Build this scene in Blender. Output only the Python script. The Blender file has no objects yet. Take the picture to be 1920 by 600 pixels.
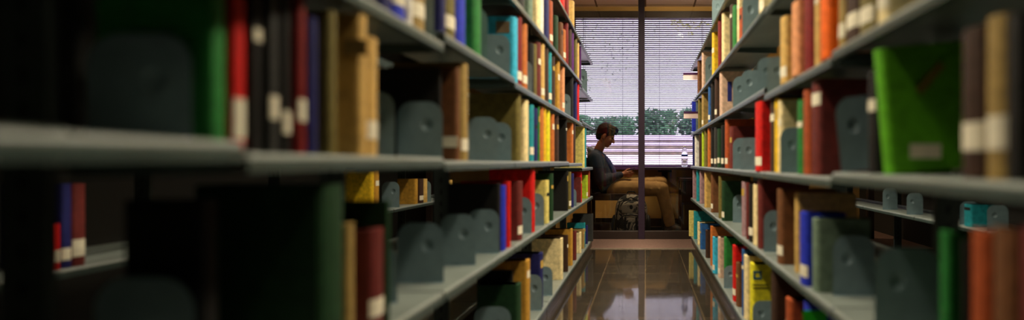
import bpy, bmesh, math, random
from mathutils import Vector, Matrix
random.seed(7)
C = bpy.context.scene.collection
F = 1100.0            # focal length in pixels of the 1920 wide frame
VX, VY = 1210.0, 304.0
EYE = 0.81
PI = math.pi

# ------------------------------------------------------------------ materials
def lin(c):
    c = c / 255.0
    return c / 12.92 if c <= 0.04045 else ((c + 0.055) / 1.055) ** 2.4
def rgb(t): return (lin(t[0]), lin(t[1]), lin(t[2]), 1.0)
MATS = {}
def mat(name, col, rough=0.6, metal=0.0, var=0.18, scale=30.0, bump=0.0, spec=0.4, coat=0.0, trans=0.0):
    if name in MATS: return MATS[name]
    m = bpy.data.materials.new(name); m.use_nodes = True
    nt = m.node_tree; b = nt.nodes['Principled BSDF']
    b.inputs['Roughness'].default_value = rough
    b.inputs['Metallic'].default_value = metal
    b.inputs['Specular IOR Level'].default_value = spec
    b.inputs['Coat Weight'].default_value = coat
    b.inputs['Transmission Weight'].default_value = trans
    tc = nt.nodes.new('ShaderNodeTexCoord'); n = nt.nodes.new('ShaderNodeTexNoise')
    n.inputs['Scale'].default_value = scale; n.inputs['Detail'].default_value = 3
    nt.links.new(tc.outputs['Object'], n.inputs['Vector'])
    r = nt.nodes.new('ShaderNodeMapRange')
    r.inputs['From Min'].default_value = 0.3; r.inputs['From Max'].default_value = 0.7
    r.inputs['To Min'].default_value = 1 - var; r.inputs['To Max'].default_value = 1 + var
    nt.links.new(n.outputs['Fac'], r.inputs['Value'])
    mx = nt.nodes.new('ShaderNodeVectorMath'); mx.operation = 'SCALE'
    c = rgb(col); mx.inputs[0].default_value = c[:3]
    nt.links.new(r.outputs['Result'], mx.inputs['Scale'])
    nt.links.new(mx.outputs['Vector'], b.inputs['Base Color'])
    if bump:
        bp = nt.nodes.new('ShaderNodeBump'); bp.inputs['Strength'].default_value = bump; bp.inputs['Distance'].default_value = 0.01
        nt.links.new(n.outputs['Fac'], bp.inputs['Height']); nt.links.new(bp.outputs['Normal'], b.inputs['Normal'])
    MATS[name] = m
    return m

PAL = {  # key: (words for labels, sRGB)
 'dgreen': ('dark green', (24, 58, 30)), 'green': ('green', (38, 120, 50)), 'bgreen': ('bright green', (96, 176, 26)),
 'red': ('red', (205, 20, 14)), 'dred': ('dark red', (120, 18, 18)), 'maroon': ('maroon', (104, 38, 34)),
 'black': ('black', (22, 20, 18)), 'charcoal': ('charcoal', (50, 50, 48)), 'navy': ('navy', (30, 32, 92)),
 'blue': ('blue', (36, 52, 185)), 'tan': ('tan', (205, 165, 92)), 'cream': ('cream', (238, 216, 160)),
 'yellow': ('yellow', (235, 190, 36)), 'olive': ('olive', (112, 100, 48)), 'orange': ('orange', (190, 106, 44)),
 'borange': ('vivid orange', (245, 104, 10)), 'brown': ('brown', (112, 70, 40)), 'dbrown': ('dark brown', (62, 40, 28)),
 'teal': ('teal', (30, 140, 150)), 'cyan': ('sky blue', (56, 180, 215)), 'pink': ('pinkish beige', (208, 172, 148)),
 'grey': ('grey', (128, 126, 120)), 'lime': ('lime green', (168, 190, 40)), 'purple': ('purple', (92, 32, 110)),
 'white': ('white', (232, 226, 214)), 'salmon': ('salmon', (222, 150, 102)), 'mauve': ('mauve', (160, 126, 130)),
 'khaki': ('khaki', (160, 132, 74)), 'gold': ('golden brown', (190, 140, 50)), 'pyellow': ('pale yellow', (224, 206, 116)),
 'rust': ('rust', (165, 74, 34)), 'sage': ('sage green', (112, 132, 112)), 'mblue': ('mid blue', (40, 90, 150)),
 'acid': ('acid yellow', (226, 214, 40)), 'slate': ('slate', (78, 92, 100)),
}
def cm(key): return mat('cloth_' + key, PAL[key][1], rough=0.55, var=0.22, scale=45, bump=0.12, spec=0.35)
M_PAGE = mat('paper_edge', (214, 190, 132), 0.9, var=0.15, scale=160)
M_LABEL = mat('paper_label', (232, 222, 196), 0.8, var=0.10, scale=60)
M_STEEL = mat('grey_green_steel', (66, 80, 76), 0.32, 0.0, var=0.12, scale=12, spec=0.5)
M_SHELF = mat('pale_shelf_steel', (120, 127, 121), 0.28, 0.0, var=0.12, scale=9, spec=0.5)
M_POST = mat('dark_post_steel', (58, 64, 60), 0.5, 0.0, var=0.15, scale=10)
M_BEND = mat('blue_grey_bookend_steel', (120, 142, 148), 0.4, 0.0, var=0.10, scale=25, spec=0.5)
M_KICK = mat('dark_brown_kick_steel', (70, 60, 50), 0.35, 0.0, var=0.25, scale=14)
M_WOOD = mat('dark_stained_wood', (58, 34, 20), 0.4, var=0.3, scale=16)
M_FRAME = mat('dark_bronze_frame', (42, 30, 24), 0.45, var=0.1, scale=20)

# ------------------------------------------------------------------ mesh helpers
def link(name, bm, mats, parent=None, smooth=False):
    me = bpy.data.meshes.new(name); bm.normal_update(); bm.to_mesh(me); bm.free()
    for m in (mats if isinstance(mats, (list, tuple)) else [mats]): me.materials.append(m)
    if smooth:
        for p in me.polygons: p.use_smooth = True
    o = bpy.data.objects.new(name, me); C.objects.link(o)
    if parent is not None: o.parent = parent
    return o
def empty(name, loc=(0, 0, 0), rz=0.0):
    o = bpy.data.objects.new(name, None); C.objects.link(o)
    o.location = loc; o.rotation_euler = (0, 0, rz); o.empty_display_size = 0.05
    return o
def tag(o, label=None, cat=None, group=None, kind=None):
    if label: o['label'] = label
    if cat: o['category'] = cat
    if group: o['group'] = group
    if kind: o['kind'] = kind
    return o
def box(bm, x0, x1, y0, y1, z0, z1, mi=0, M=None):
    v = [Vector((x, y, z)) for x in (x0, x1) for y in (y0, y1) for z in (z0, z1)]
    if M is not None: v = [M @ p for p in v]
    v = [bm.verts.new(p) for p in v]
    fs = []
    for q in ((0, 1, 3, 2), (4, 6, 7, 5), (0, 4, 5, 1), (2, 3, 7, 6), (0, 2, 6, 4), (1, 5, 7, 3)):
        f = bm.faces.new([v[i] for i in q]); f.material_index = mi; fs.append(f)
    return fs
def bevel_all(bm, w, seg=2):
    bmesh.ops.bevel(bm, geom=list(bm.edges), offset=w, segments=seg, affect='EDGES', profile=0.5)
def tube(bm, pts, rads, n=12, mi=0, caps=True):
    """tapered tube through points, with half-round ends"""
    pts = [Vector(p) for p in pts]
    P, R = list(pts), list(rads)
    if caps:
        d0 = (pts[0] - pts[1]).normalized(); d1 = (pts[-1] - pts[-2]).normalized()
        pre = [(pts[0] + d0 * R[0] * math.sin(a), R[0] * math.cos(a)) for a in (1.35, 0.95, 0.5)]
        post = [(pts[-1] + d1 * R[-1] * math.sin(a), R[-1] * math.cos(a)) for a in (0.5, 0.95, 1.35)]
        P = [p for p, r in pre] + P + [p for p, r in post]; R = [r for p, r in pre] + R + [r for p, r in post]
    rings = []; up = None
    for i, p in enumerate(P):
        t = (P[min(i + 1, len(P) - 1)] - P[max(i - 1, 0)]).normalized()
        if up is None:
            up = Vector((0, 0, 1)) if abs(t.z) < 0.9 else Vector((1, 0, 0))
        a = (up - t * up.dot(t)).normalized(); b = t.cross(a); up = a
        rings.append([bm.verts.new(p + (a * math.cos(2 * PI * k / n) + b * math.sin(2 * PI * k / n)) * R[i]) for k in range(n)])
    for r0, r1 in zip(rings, rings[1:]):
        for k in range(n):
            f = bm.faces.new((r0[k], r0[(k + 1) % n], r1[(k + 1) % n], r1[k])); f.material_index = mi
    bm.faces.new(rings[0][::-1]).material_index = mi; bm.faces.new(rings[-1]).material_index = mi
def ell(bm, c, r, M=None, u=20, v=14, mi=0):
    c = Vector(c); rows = []
    for i in range(1, v):
        th = PI * i / v
        rows.append([Vector((r[0] * math.sin(th) * math.cos(2 * PI * k / u), r[1] * math.sin(th) * math.sin(2 * PI * k / u), r[2] * math.cos(th))) for k in range(u)])
    top = Vector((0, 0, r[2])); bot = Vector((0, 0, -r[2]))
    T = (lambda p: bm.verts.new(c + (M @ p if M else p)))
    rows = [[T(p) for p in row] for row in rows]; top = T(top); bot = T(bot)
    for k in range(u):
        bm.faces.new((top, rows[0][k], rows[0][(k + 1) % u])).material_index = mi
        bm.faces.new((bot, rows[-1][(k + 1) % u], rows[-1][k])).material_index = mi
        for a, b in zip(rows, rows[1:]):
            bm.faces.new((a[k], b[k], b[(k + 1) % u], a[(k + 1) % u])).material_index = mi
def lathe(bm, prof, c=(0, 0, 0), n=24, mi=0):
    rings = [[bm.verts.new((c[0] + r * math.cos(2 * PI * k / n), c[1] + r * math.sin(2 * PI * k / n), c[2] + z)) for k in range(n)] for r, z in prof]
    for a, b in zip(rings, rings[1:]):
        for k in range(n): bm.faces.new((a[k], a[(k + 1) % n], b[(k + 1) % n], b[k])).material_index = mi
    bm.faces.new(rings[0][::-1]).material_index = mi; bm.faces.new(rings[-1]).material_index = mi

# ------------------------------------------------------------------ the setting
CEIL = EYE + 1.96
YG, YW, YC = 6.18, 7.40, 5.47       # glass partition, window wall, carpet edge
def struct(o): o['kind'] = 'structure'; return o

def floor_mat():
    m = bpy.data.materials.new('polished_dark_tile'); m.use_nodes = True; nt = m.node_tree; b = nt.nodes['Principled BSDF']
    tc = nt.nodes.new('ShaderNodeTexCoord')
    br = nt.nodes.new('ShaderNodeTexBrick'); br.offset = 0; br.inputs['Scale'].default_value = 1
    br.inputs['Brick Width'].default_value = 0.305; br.inputs['Row Height'].default_value = 0.305; br.inputs['Mortar Size'].default_value = 0.003
    br.inputs['Color1'].default_value = rgb((50, 44, 37)); br.inputs['Color2'].default_value = rgb((57, 50, 42)); br.inputs['Mortar'].default_value = rgb((98, 82, 62))
    nt.links.new(tc.outputs['Object'], br.inputs['Vector'])
    n = nt.nodes.new('ShaderNodeTexNoise'); n.inputs['Scale'].default_value = 38; n.inputs['Detail'].default_value = 6
    nt.links.new(tc.outputs['Object'], n.inputs['Vector'])
    mx = nt.nodes.new('ShaderNodeMix'); mx.data_type = 'RGBA'; mx.blend_type = 'MULTIPLY'; mx.inputs['Factor'].default_value = 0.5
    cr = nt.nodes.new('ShaderNodeValToRGB'); cr.color_ramp.elements[0].position = 0.35; cr.color_ramp.elements[1].position = 0.7
    cr.color_ramp.elements[0].color = (0.4, 0.4, 0.4, 1); cr.color_ramp.elements[1].color = (1.4, 1.35, 1.3, 1)
    nt.links.new(n.outputs['Fac'], cr.inputs['Fac'])
    nt.links.new(br.outputs['Color'], mx.inputs['A']); nt.links.new(cr.outputs['Color'], mx.inputs['B'])
    nt.links.new(mx.outputs['Result'], b.inputs['Base Color'])
    rr = nt.nodes.new('ShaderNodeMapRange'); rr.inputs['To Min'].default_value = 0.03; rr.inputs['To Max'].default_value = 0.09
    nt.links.new(n.outputs['Fac'], rr.inputs['Value']); nt.links.new(rr.outputs['Result'], b.inputs['Roughness'])
    n2 = nt.nodes.new('ShaderNodeTexNoise'); n2.inputs['Scale'].default_value = 5
    nt.links.new(tc.outputs['Object'], n2.inputs['Vector'])
    bp = nt.nodes.new('ShaderNodeBump'); bp.inputs['Strength'].default_value = 0.02; bp.inputs['Distance'].default_value = 0.02
    nt.links.new(n2.outputs['Fac'], bp.inputs['Height']); nt.links.new(bp.outputs['Normal'], b.inputs['Normal'])
    b.inputs['Specular IOR Level'].default_value = 0.7
    return m
def glass_mat(name, tint=(1, 1, 1, 1), refl=1.45):
    m = bpy.data.materials.new(name); m.use_nodes = True; nt = m.node_tree; nt.nodes.clear()
    o = nt.nodes.new('ShaderNodeOutputMaterial'); t = nt.nodes.new('ShaderNodeBsdfTransparent'); g = nt.nodes.new('ShaderNodeBsdfGlossy')
    g.inputs['Roughness'].default_value = 0.02; t.inputs['Color'].default_value = tint
    f = nt.nodes.new('ShaderNodeFresnel'); f.inputs['IOR'].default_value = refl; mx = nt.nodes.new('ShaderNodeMixShader')
    nt.links.new(f.outputs['Fac'], mx.inputs['Fac']); nt.links.new(t.outputs[0], mx.inputs[1]); nt.links.new(g.outputs[0], mx.inputs[2])
    nt.links.new(mx.outputs[0], o.inputs['Surface'])
    return m
M_GLASS = glass_mat('partition_glass', (0.86, 0.85, 0.84, 1)); M_WGLASS = glass_mat('window_glass', (0.95, 0.96, 0.98, 1))
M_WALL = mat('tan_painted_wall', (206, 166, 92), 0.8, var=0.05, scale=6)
M_WALLD = mat('shade_toned_wall', (30, 28, 23), 0.85, var=0.08, scale=4)  # base colour darkened to stand in for walls that get no light
M_CARPET = mat('rosy_brown_carpet', (106, 82, 72), 0.95, var=0.25, scale=140, bump=0.4, spec=0.1)

XL0, XL1, YB = -2.6, 2.7, -1.2
bm = bmesh.new(); box(bm, XL0, XL1, YB, YC, -0.06, 0.0); struct(link('floor', bm, floor_mat()))
bm = bmesh.new(); box(bm, XL0, XL1, YC, YW, -0.06, 0.003); struct(link('floor_carpet', bm, M_CARPET))
bm = bmesh.new(); box(bm, -0.9, 0.75, YC - 0.018, YC + 0.018, 0.0, 0.006); struct(link('trim_1', bm, mat('carpet_edge_metal', (180, 160, 140), 0.3, 0.6)))
def ceil_mat():
    m = bpy.data.materials.new('ceiling_tiles'); m.use_nodes = True; nt = m.node_tree; b = nt.nodes['Principled BSDF']
    tc = nt.nodes.new('ShaderNodeTexCoord'); br = nt.nodes.new('ShaderNodeTexBrick'); br.offset = 0; br.inputs['Scale'].default_value = 1
    br.inputs['Brick Width'].default_value = 0.61; br.inputs['Row Height'].default_value = 0.61; br.inputs['Mortar Size'].default_value = 0.012
    br.inputs['Color1'].default_value = rgb((240, 212, 176)); br.inputs['Color2'].default_value = rgb((236, 206, 170)); br.inputs['Mortar'].default_value = rgb((120, 92, 60))
    nt.links.new(tc.outputs['Object'], br.inputs['Vector']); nt.links.new(br.outputs['Color'], b.inputs['Base Color']); b.inputs['Roughness'].default_value = 0.9
    return m
bm = bmesh.new(); box(bm, XL0, XL1, YB, YW, CEIL, CEIL + 0.06); struct(link('ceiling', bm, ceil_mat()))
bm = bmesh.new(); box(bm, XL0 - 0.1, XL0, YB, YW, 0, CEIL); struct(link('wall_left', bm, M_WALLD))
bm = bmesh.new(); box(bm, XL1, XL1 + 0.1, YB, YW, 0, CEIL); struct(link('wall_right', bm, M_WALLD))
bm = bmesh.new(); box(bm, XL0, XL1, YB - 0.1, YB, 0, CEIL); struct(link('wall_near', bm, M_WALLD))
WX0, WX1, WZ0, WZ1 = -0.93, 1.30, 0.745, 2.70
bm = bmesh.new()
box(bm, XL0, XL1, YW, YW + 0.16, 0, WZ0); box(bm, XL0, XL1, YW, YW + 0.16, WZ1, CEIL)
box(bm, XL0, WX0, YW, YW + 0.16, WZ0, WZ1); box(bm, WX1, XL1, YW, YW + 0.16, WZ0, WZ1)
struct(link('wall_far', bm, M_WALL))
bm = bmesh.new(); box(bm, WX0 - 0.12, WX0 - 0.02, YG + 0.05, YW, 0, CEIL); struct(link('wall_study', bm, M_WALL))
bm = bmesh.new(); box(bm, WX0, 2.6, YW - 0.014, YW, 0.003, 0.10); struct(link('baseboard_far', bm, M_WOOD))
bm = bmesh.new(); box(bm, WX0, WX1 + 0.1, YW - 0.10, YW + 0.02, WZ0 - 0.03, WZ0); bevel_all(bm, 0.004)
struct(link('trim_sill', bm, mat('plum_painted_sill', (96, 60, 120), 0.35)))
# outside window: frame and panes
bm = bmesh.new()
for a, b_ in ((WX0, WX0 + 0.04), (WX1 - 0.04, WX1), (-0.06, -0.02)): box(bm, a, b_, YW + 0.07, YW + 0.12, WZ0, WZ1)
for a, b_ in ((WZ0, WZ0 + 0.03), (WZ1 - 0.04, WZ1)): box(bm, WX0, WX1, YW + 0.075, YW + 0.115, a, b_)
wf = struct(link('window_1', bm, M_FRAME))
bm = bmesh.new(); box(bm, WX0, WX1, YW + 0.09, YW + 0.096, WZ0, WZ1); link('pane', bm, M_WGLASS, wf)
# glazed partition in front of the study room
bm = bmesh.new(); box(bm, -2.3, 2.4, YG - 0.03, YG + 0.04, 0, 0.088); bevel_all(bm, 0.004); struct(link('trim_2', bm, M_FRAME))
bm = bmesh.new(); box(bm, -0.074, -0.006, YG - 0.04, YG + 0.04, 0, CEIL); bevel_all(bm, 0.004); struct(link('trim_3', bm, mat('fringe_tinted_mullion', (40, 25, 40), 0.45, var=0.1)))  # dark brown mullion, with purple lens fringing mixed into its colour
bm = bmesh.new(); box(bm, -2.3, -2.24, YG - 0.03, YG + 0.04, 0, CEIL); box(bm, 2.34, 2.4, YG - 0.03, YG + 0.04, 0, CEIL); struct(link('trim_4', bm, M_FRAME))
bm = bmesh.new(); box(bm, -2.24, -0.074, YG, YG + 0.008, 0.088, CEIL); struct(link('window_2', bm, M_GLASS))
bm = bmesh.new(); box(bm, -0.006, 2.34, YG, YG + 0.008, 0.088, CEIL); struct(link('window_3', bm, M_GLASS))

# ------------------------------------------------------------------ venetian blinds
M_SLAT = mat('fringe_tinted_slat', (98, 64, 146), 0.5, var=0.06, scale=8)  # purple lens fringing against the bright window is put into the slat colour
def blind(x0, x1, label, cordx):
    e = empty('venetian_blind', ((x0 + x1) / 2, YW - 0.02, WZ1)); tag(e, label, 'blind', 'venetian blinds')
    w = (x1 - x0) / 2
    bm = bmesh.new(); box(bm, -w, w, -0.045, 0.012, -0.085, 0.0); bevel_all(bm, 0.004); link('headrail', bm, M_FRAME, e)
    bm = bmesh.new(); n = 74; z0 = -0.10; z1 = -(WZ1 - WZ0) + 0.035
    for i in range(n):
        z = z0 + (z1 - z0) * i / (n - 1)
        tl = 0.40 - 0.26 * (i / n)      # slats hang a little flatter lower down
        hw = 0.0125
        pts = []
        for k in range(4):
            u = -1 + 2 * k / 3.0
            pts.append((u * hw * math.cos(tl), z - u * hw * math.sin(tl) + 0.0018 * (1 - u * u)))
        sag = random.uniform(-0.0006, 0.0006)
        a = [bm.verts.new((-w + 0.004, -0.018 + p[0], p[1] + sag)) for p in pts]; b_ = [bm.verts.new((w - 0.004, -0.018 + p[0], p[1] - sag)) for p in pts]
        for k in range(3): bm.faces.new((a[k], a[k + 1], b_[k + 1], b_[k]))
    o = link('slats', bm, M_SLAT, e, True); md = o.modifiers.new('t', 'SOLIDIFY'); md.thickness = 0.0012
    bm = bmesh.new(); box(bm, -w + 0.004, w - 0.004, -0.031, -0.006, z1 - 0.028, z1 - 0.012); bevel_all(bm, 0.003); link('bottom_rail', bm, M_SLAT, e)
    for cx in cordx:
        bm = bmesh.new(); tube(bm, [(cx, -0.036, -0.08), (cx, -0.036, z1 - 0.01)], [0.0016, 0.0016], 6); link('ladder_cord', bm, M_FRAME, e)
    bm = bmesh.new(); tube(bm, [(cordx[0] - 0.02, -0.05, -0.08), (cordx[0] - 0.018, -0.05, -1.1)], [0.003, 0.003], 6); link('tilt_wand', bm, M_FRAME, e)
blind(WX0 + 0.01, -0.045, 'venetian blind behind the seated reader, left of the mullion', [-0.27, 0.2])
blind(-0.035, WX1 - 0.01, 'venetian blind above the water bottle, right of the mullion', [0.1, -0.45, 0.5])

# ------------------------------------------------------------------ bookcases
LB = [-0.10, 0.735, 1.46, 2.25, 3.05, 3.85, 4.65, 5.60]
RB = [-0.18, 0.62, 1.42, 2.22, 3.02, 3.82, 4.72, 5.84]
SIDES = {
 'L': dict(X=0.50, sg=-1, B=LB, name='left', rows={'0': -0.725, '1': -0.322, '2': 0.004, '3': 0.312, '4': 0.635, '5': 0.955},
           off={('3', 1): -0.014, ('3', 2): 0.014, ('2', 1): 0.008, ('2', 0): 0.022, ('2', 6): -0.05, ('2', 5): -0.01, ('3', 6): 0.02, ('4', 6): -0.035}),
 'R': dict(X=0.45, sg=1, B=RB, name='right', rows={'0': -0.730, '1': -0.352, '2': -0.036, '3': 0.284, '4': 0.592, '5': 0.93},
           off={('3', 2): -0.026, ('3', 1): -0.014, ('4', 2): -0.012, ('2', 1): 0.012}),
 'Lr': dict(X=0.86, sg=-1, B=LB, name='left', rows={'1': -0.322, '2': 0.004, '3': 0.312}, off={}),
 'LL': dict(X=1.65, sg=-1, B=LB, name='far left', rows={'0': -0.725, '1': -0.305, '2': 0.02, '3': 0.34}, off={}),
 'RR': dict(X=1.75, sg=1, B=RB, name='far right', rows={'0': -0.73, '1': -0.352, '2': -0.02, '3': 0.30}, off={}),
}
def sec_of(S, Y):
    for i in range(len(S['B']) - 1):
        if Y < S['B'][i + 1]: return i
    return len(S['B']) - 2
def shelf_z(S, row, i): return EYE + S['rows'][row] + S['off'].get((row, i), 0.0)
ORD = ['first', 'second', 'third', 'fourth', 'fifth', 'sixth', 'seventh', 'eighth']
SD = 0.225     # shelf depth
def shelf_mesh(x_front, x_back, y0, y1, z):
    bm = bmesh.new()
    a, b_ = min(x_front, x_back), max(x_front, x_back)
    s = 1 if x_front > x_back else -1
    R = 0.009; xr_ = x_front - s * R
    box(bm, min(xr_, x_back), max(xr_, x_back), y0, y1, z - 0.004, z)
    # rolled front edge
    arc = [(xr_ + s * R * math.sin(t * PI / 10), z - R + R * math.cos(t * PI / 10)) for t in range(6)]
    v0 = [bm.verts.new((p[0], y0, p[1])) for p in arc]; v1 = [bm.verts.new((p[0], y1, p[1])) for p in arc]
    for t in range(5):
        f = bm.faces.new((v0[t], v1[t], v1[t + 1], v0[t + 1]) if s > 0 else (v0[t], v0[t + 1], v1[t + 1], v1[t])); f.smooth = True
    xf = x_front - s * 0.003
    box(bm, min(xf, x_front), max(xf, x_front), y0, y1, z - 0.025, z - R, 1)
    box(bm, min(x_front - s * 0.02, xf), max(x_front - s * 0.02, xf), y0, y1, z - 0.025, z - 0.022, 1)
    xb = x_back + s * 0.004
    box(bm, min(xb, x_back), max(xb, x_back), y0, y1, z, z + 0.02)
    return bm
def bracket_mesh(x_front, x_back, y, z):
    bm = bmesh.new(); s = 1 if x_front > x_back else -1
    pr = [(x_front - s * 0.022, z - 0.005), (x_front - s * 0.022, z - 0.026), (x_back + s * 0.07, z - 0.030), (x_back, z - 0.031), (x_back, z - 0.005)]
    a = [bm.verts.new((p[0], y, p[1])) for p in pr]; b_ = [bm.verts.new((p[0], y + 0.003, p[1])) for p in pr]
    bm.faces.new(a); bm.faces.new(b_[::-1])
    for k in range(5): bm.faces.new((a[k], b_[k], b_[(k + 1) % 5], a[(k + 1) % 5]))
    bmesh.ops.recalc_face_normals(bm, faces=bm.faces[:])
    return bm
def build_range(key, first, rows, back=True):
    S = SIDES[key]; sg = S['sg']; X = S['X']; B = S['B']; last = len(B) - 2
    for i in range(first, last + 1):
        y0, y1 = B[i] + 0.004, B[i + 1] - 0.004
        xf = sg * X; xb = sg * (X + SD); xc = sg * (X + SD + 0.06)
        e = empty('bookcase', (xc, (y0 + y1) / 2, 0))
        n = last - i
        tag(e, f"grey steel bookcase bay in the {S['name']} stacks, {ORD[n]} from the window end" if n else
               f"grey steel bookcase bay ending the {S['name']} stacks, closest to the glass partition", 'bookcase', f"bookcase bays of the {S['name']} stacks")
        ox, oy = xc, (y0 + y1) / 2
        def P(name, bm, m, par=e, par_off=True):
            bmesh.ops.translate(bm, verts=bm.verts[:], vec=(-ox, -oy, 0)); return link(name, bm, m, par)
        hz = EYE + max(S['rows'][r] for r in rows) + 0.30
        posts = [B[i]] + ([B[i + 1]] if i == last else [])
        for yp in posts:
            bm = bmesh.new(); box(bm, xc - 0.029, xc + 0.029, yp - 0.0035 if yp == B[i] and i > first else yp - 0.003, yp + 0.0, 0.0, hz)
            bm.free(); bm = bmesh.new()
            d = -0.012 if (yp == B[i + 1] and i == last) else 0.0
            box(bm, xc - 0.029, xc + 0.029, yp + d + 0.0045, yp + d + 0.02, 0.0, hz)
            for hh in range(40):     # slots down the post face
                zz = 0.1 + hh * 0.045
                if zz < hz - 0.05: box(bm, xc - 0.004, xc + 0.004, yp + d + 0.0037, yp + d + 0.0045, zz, zz + 0.02, 1)
            P('upright', bm, [M_POST, mat('post_slot', (12, 12, 12))])
        # base: toe plate and closed plinth
        bm = bmesh.new(); zt = shelf_z(S, '0', i) - 0.029
        box(bm, min(xf - sg * -0.012, xb), max(xf + sg * 0.012, xb), y0, y1, 0.0, zt); P('kick_plate', bm, M_KICK)
        for r in rows:
            z = shelf_z(S, r, i)
            sh = P('shelf', shelf_mesh(xf, xb, y0, y1, z), [M_SHELF, M_STEEL])
            if r != '0':
                for yy in (y0 + 0.001, y1 - 0.004):
                    bm = bracket_mesh(xf, xb, yy, z); P('shelf_bracket', bm, M_STEEL, sh)
            if back:
                P('rear_shelf', shelf_mesh(sg * (X + 2 * SD + 0.12), sg * (X + SD + 0.12), y0, y1, EYE + S['rows'][r]), [M_SHELF, M_STEEL])
build_range('L', 0, ['0', '1', '2', '3', '4', '5'])
build_range('R', 1, ['0', '1', '2', '3', '4', '5'])
build_range('LL', 1, ['0', '1', '2', '3'], False)
build_range('RR', 2, ['0', '1', '2', '3'], False)

# ------------------------------------------------------------------ books and bookends
def cover_bm(t, h, d, mats_n=1):
    """hard cover: two boards and a rounded spine; spine at x=0 facing +x, thickness along y, foot at z=0"""
    bm = bmesh.new(); bt = min(0.003, t * 0.16)
    prof = []
    n = 6; bulge = min(0.012, t * 0.22)
    outer = [(-d, -t / 2), (-bulge - 0.004, -t / 2), (-bulge - 0.001, -t / 2 + 0.0008)]
    for k in range(n + 1):
        a = -PI / 2 + PI * k / n
        outer.append((-bulge + bulge * math.cos(a), (t / 2 - 0.0005) * math.sin(a)))
    outer += [(-bulge - 0.001, t / 2 - 0.0008), (-bulge - 0.004, t / 2), (-d, t / 2)]
    inner = [(-d, t / 2 - bt), (-bulge - bt, t / 2 - bt), (-bulge - bt, -t / 2 + bt), (-d, -t / 2 + bt)]
    poly = outer + inner
    a = [bm.verts.new((p[0], p[1], 0.0)) for p in poly]; b = [bm.verts.new((p[0], p[1], h)) for p in poly]
    m = len(poly)
    for k in range(m): bm.faces.new((a[k], a[(k + 1) % m], b[(k + 1) % m], b[k]))
    fa = bm.faces.new(a[::-1]); fb = bm.faces.new(b)
    bmesh.ops.triangulate(bm, faces=[fa, fb], ngon_method='EAR_CLIP')
    return bm
def pages_box(bm, t, h, d, mi=0):
    bt = min(0.003, t * 0.16); bulge = min(0.012, t * 0.22)
    box(bm, -d + 0.004, -bulge - bt - 0.0003, -t / 2 + bt + 0.0002, t / 2 - bt - 0.0002, 0.003, h - 0.0025, mi)
def label_bm(t, h, z0, z1, frac=0.86):
    bm = bmesh.new(); bulge = min(0.012, t * 0.22); n = 6; e = 0.0006
    ra = []; rb = []
    for k in range(n + 1):
        a = (-PI / 2 + PI * k / n) * frac
        x, y = -bulge + bulge * math.cos(a) + e, (t / 2 - 0.0005) * math.sin(a)
        ra.append(bm.verts.new((x, y, z0))); rb.append(bm.verts.new((x, y, z1)))
    for k in range(n): bm.faces.new((ra[k], ra[k + 1], rb[k + 1], rb[k]))
    return bm

BEND_MESH = None
def bend_mesh(front):
    """bookend plate: rounded top corners, pressed dimple, foot; unit size 0.13 x 0.16, x from 0 (front) to -0.13"""
    W, H, R = 0.13, 0.16, 0.042
    cx, cz = -0.045, 0.098
    def inside(x, z):
        if x < -W or x > 0 or z < 0 or z > H: return False
        for ccx in (-W + R, -R):
            if z > H - R and ((ccx == -R and x > -R) or (ccx != -R and x < -W + R)):
                if (x - ccx) ** 2 + (z - H + R) ** 2 > R * R: return False
        return True
    bm = bmesh.new(); angs = [2 * PI * k / 72 for k in range(72)]
    for c_ in ((0, 0), (-W, 0)): angs.append(math.atan2(c_[1] - cz, c_[0] - cx) % (2 * PI))
    angs = sorted(angs)
    ring = []
    for a in angs:
        lo, hi = 0.0, 0.3
        for _ in range(30):
            mid = (lo + hi) / 2
            if inside(cx + mid * math.cos(a), cz + mid * math.sin(a)): lo = mid
            else: hi = mid
        ring.append((lo, a))
    levels = [(None, 0.0), (0.017, 0.0), (0.0145, 0.0022), (0.009, 0.005), (0.004, 0.006)]
    rings = []
    for r, dep in levels:
        rings.append([bm.verts.new((cx + (q if r is None else r) * math.cos(a), dep, cz + (q if r is None else r) * math.sin(a))) for q, a in ring])
    n = len(angs)
    for A, B_ in zip(rings, rings[1:]):
        for k in range(n): bm.faces.new((A[k], A[(k + 1) % n], B_[(k + 1) % n], B_[k]))
    bm.faces.new(rings[-1])
    v = [bm.verts.new(p) for p in ((0, 0.0, 0.0004), (-W, 0.0, 0.0004), (-W, -0.012, 0.0004), (0, -0.012, 0.0004))]
    bm.faces.new(v)
    bmesh.ops.remove_doubles(bm, verts=bm.verts[:], dist=1e-6)
    if front < 0: bmesh.ops.scale(bm, vec=(-1, 1, 1), verts=bm.verts[:])
    bmesh.ops.recalc_face_normals(bm, faces=bm.faces[:])
    return bm
BM = {}
for s in (1, -1):
    o_ = link('bookend', bend_mesh(s), M_BEND); BM[s] = o_.data
    for p in o_.data.polygons: p.use_smooth = False
    bpy.data.objects.remove(o_)

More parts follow.
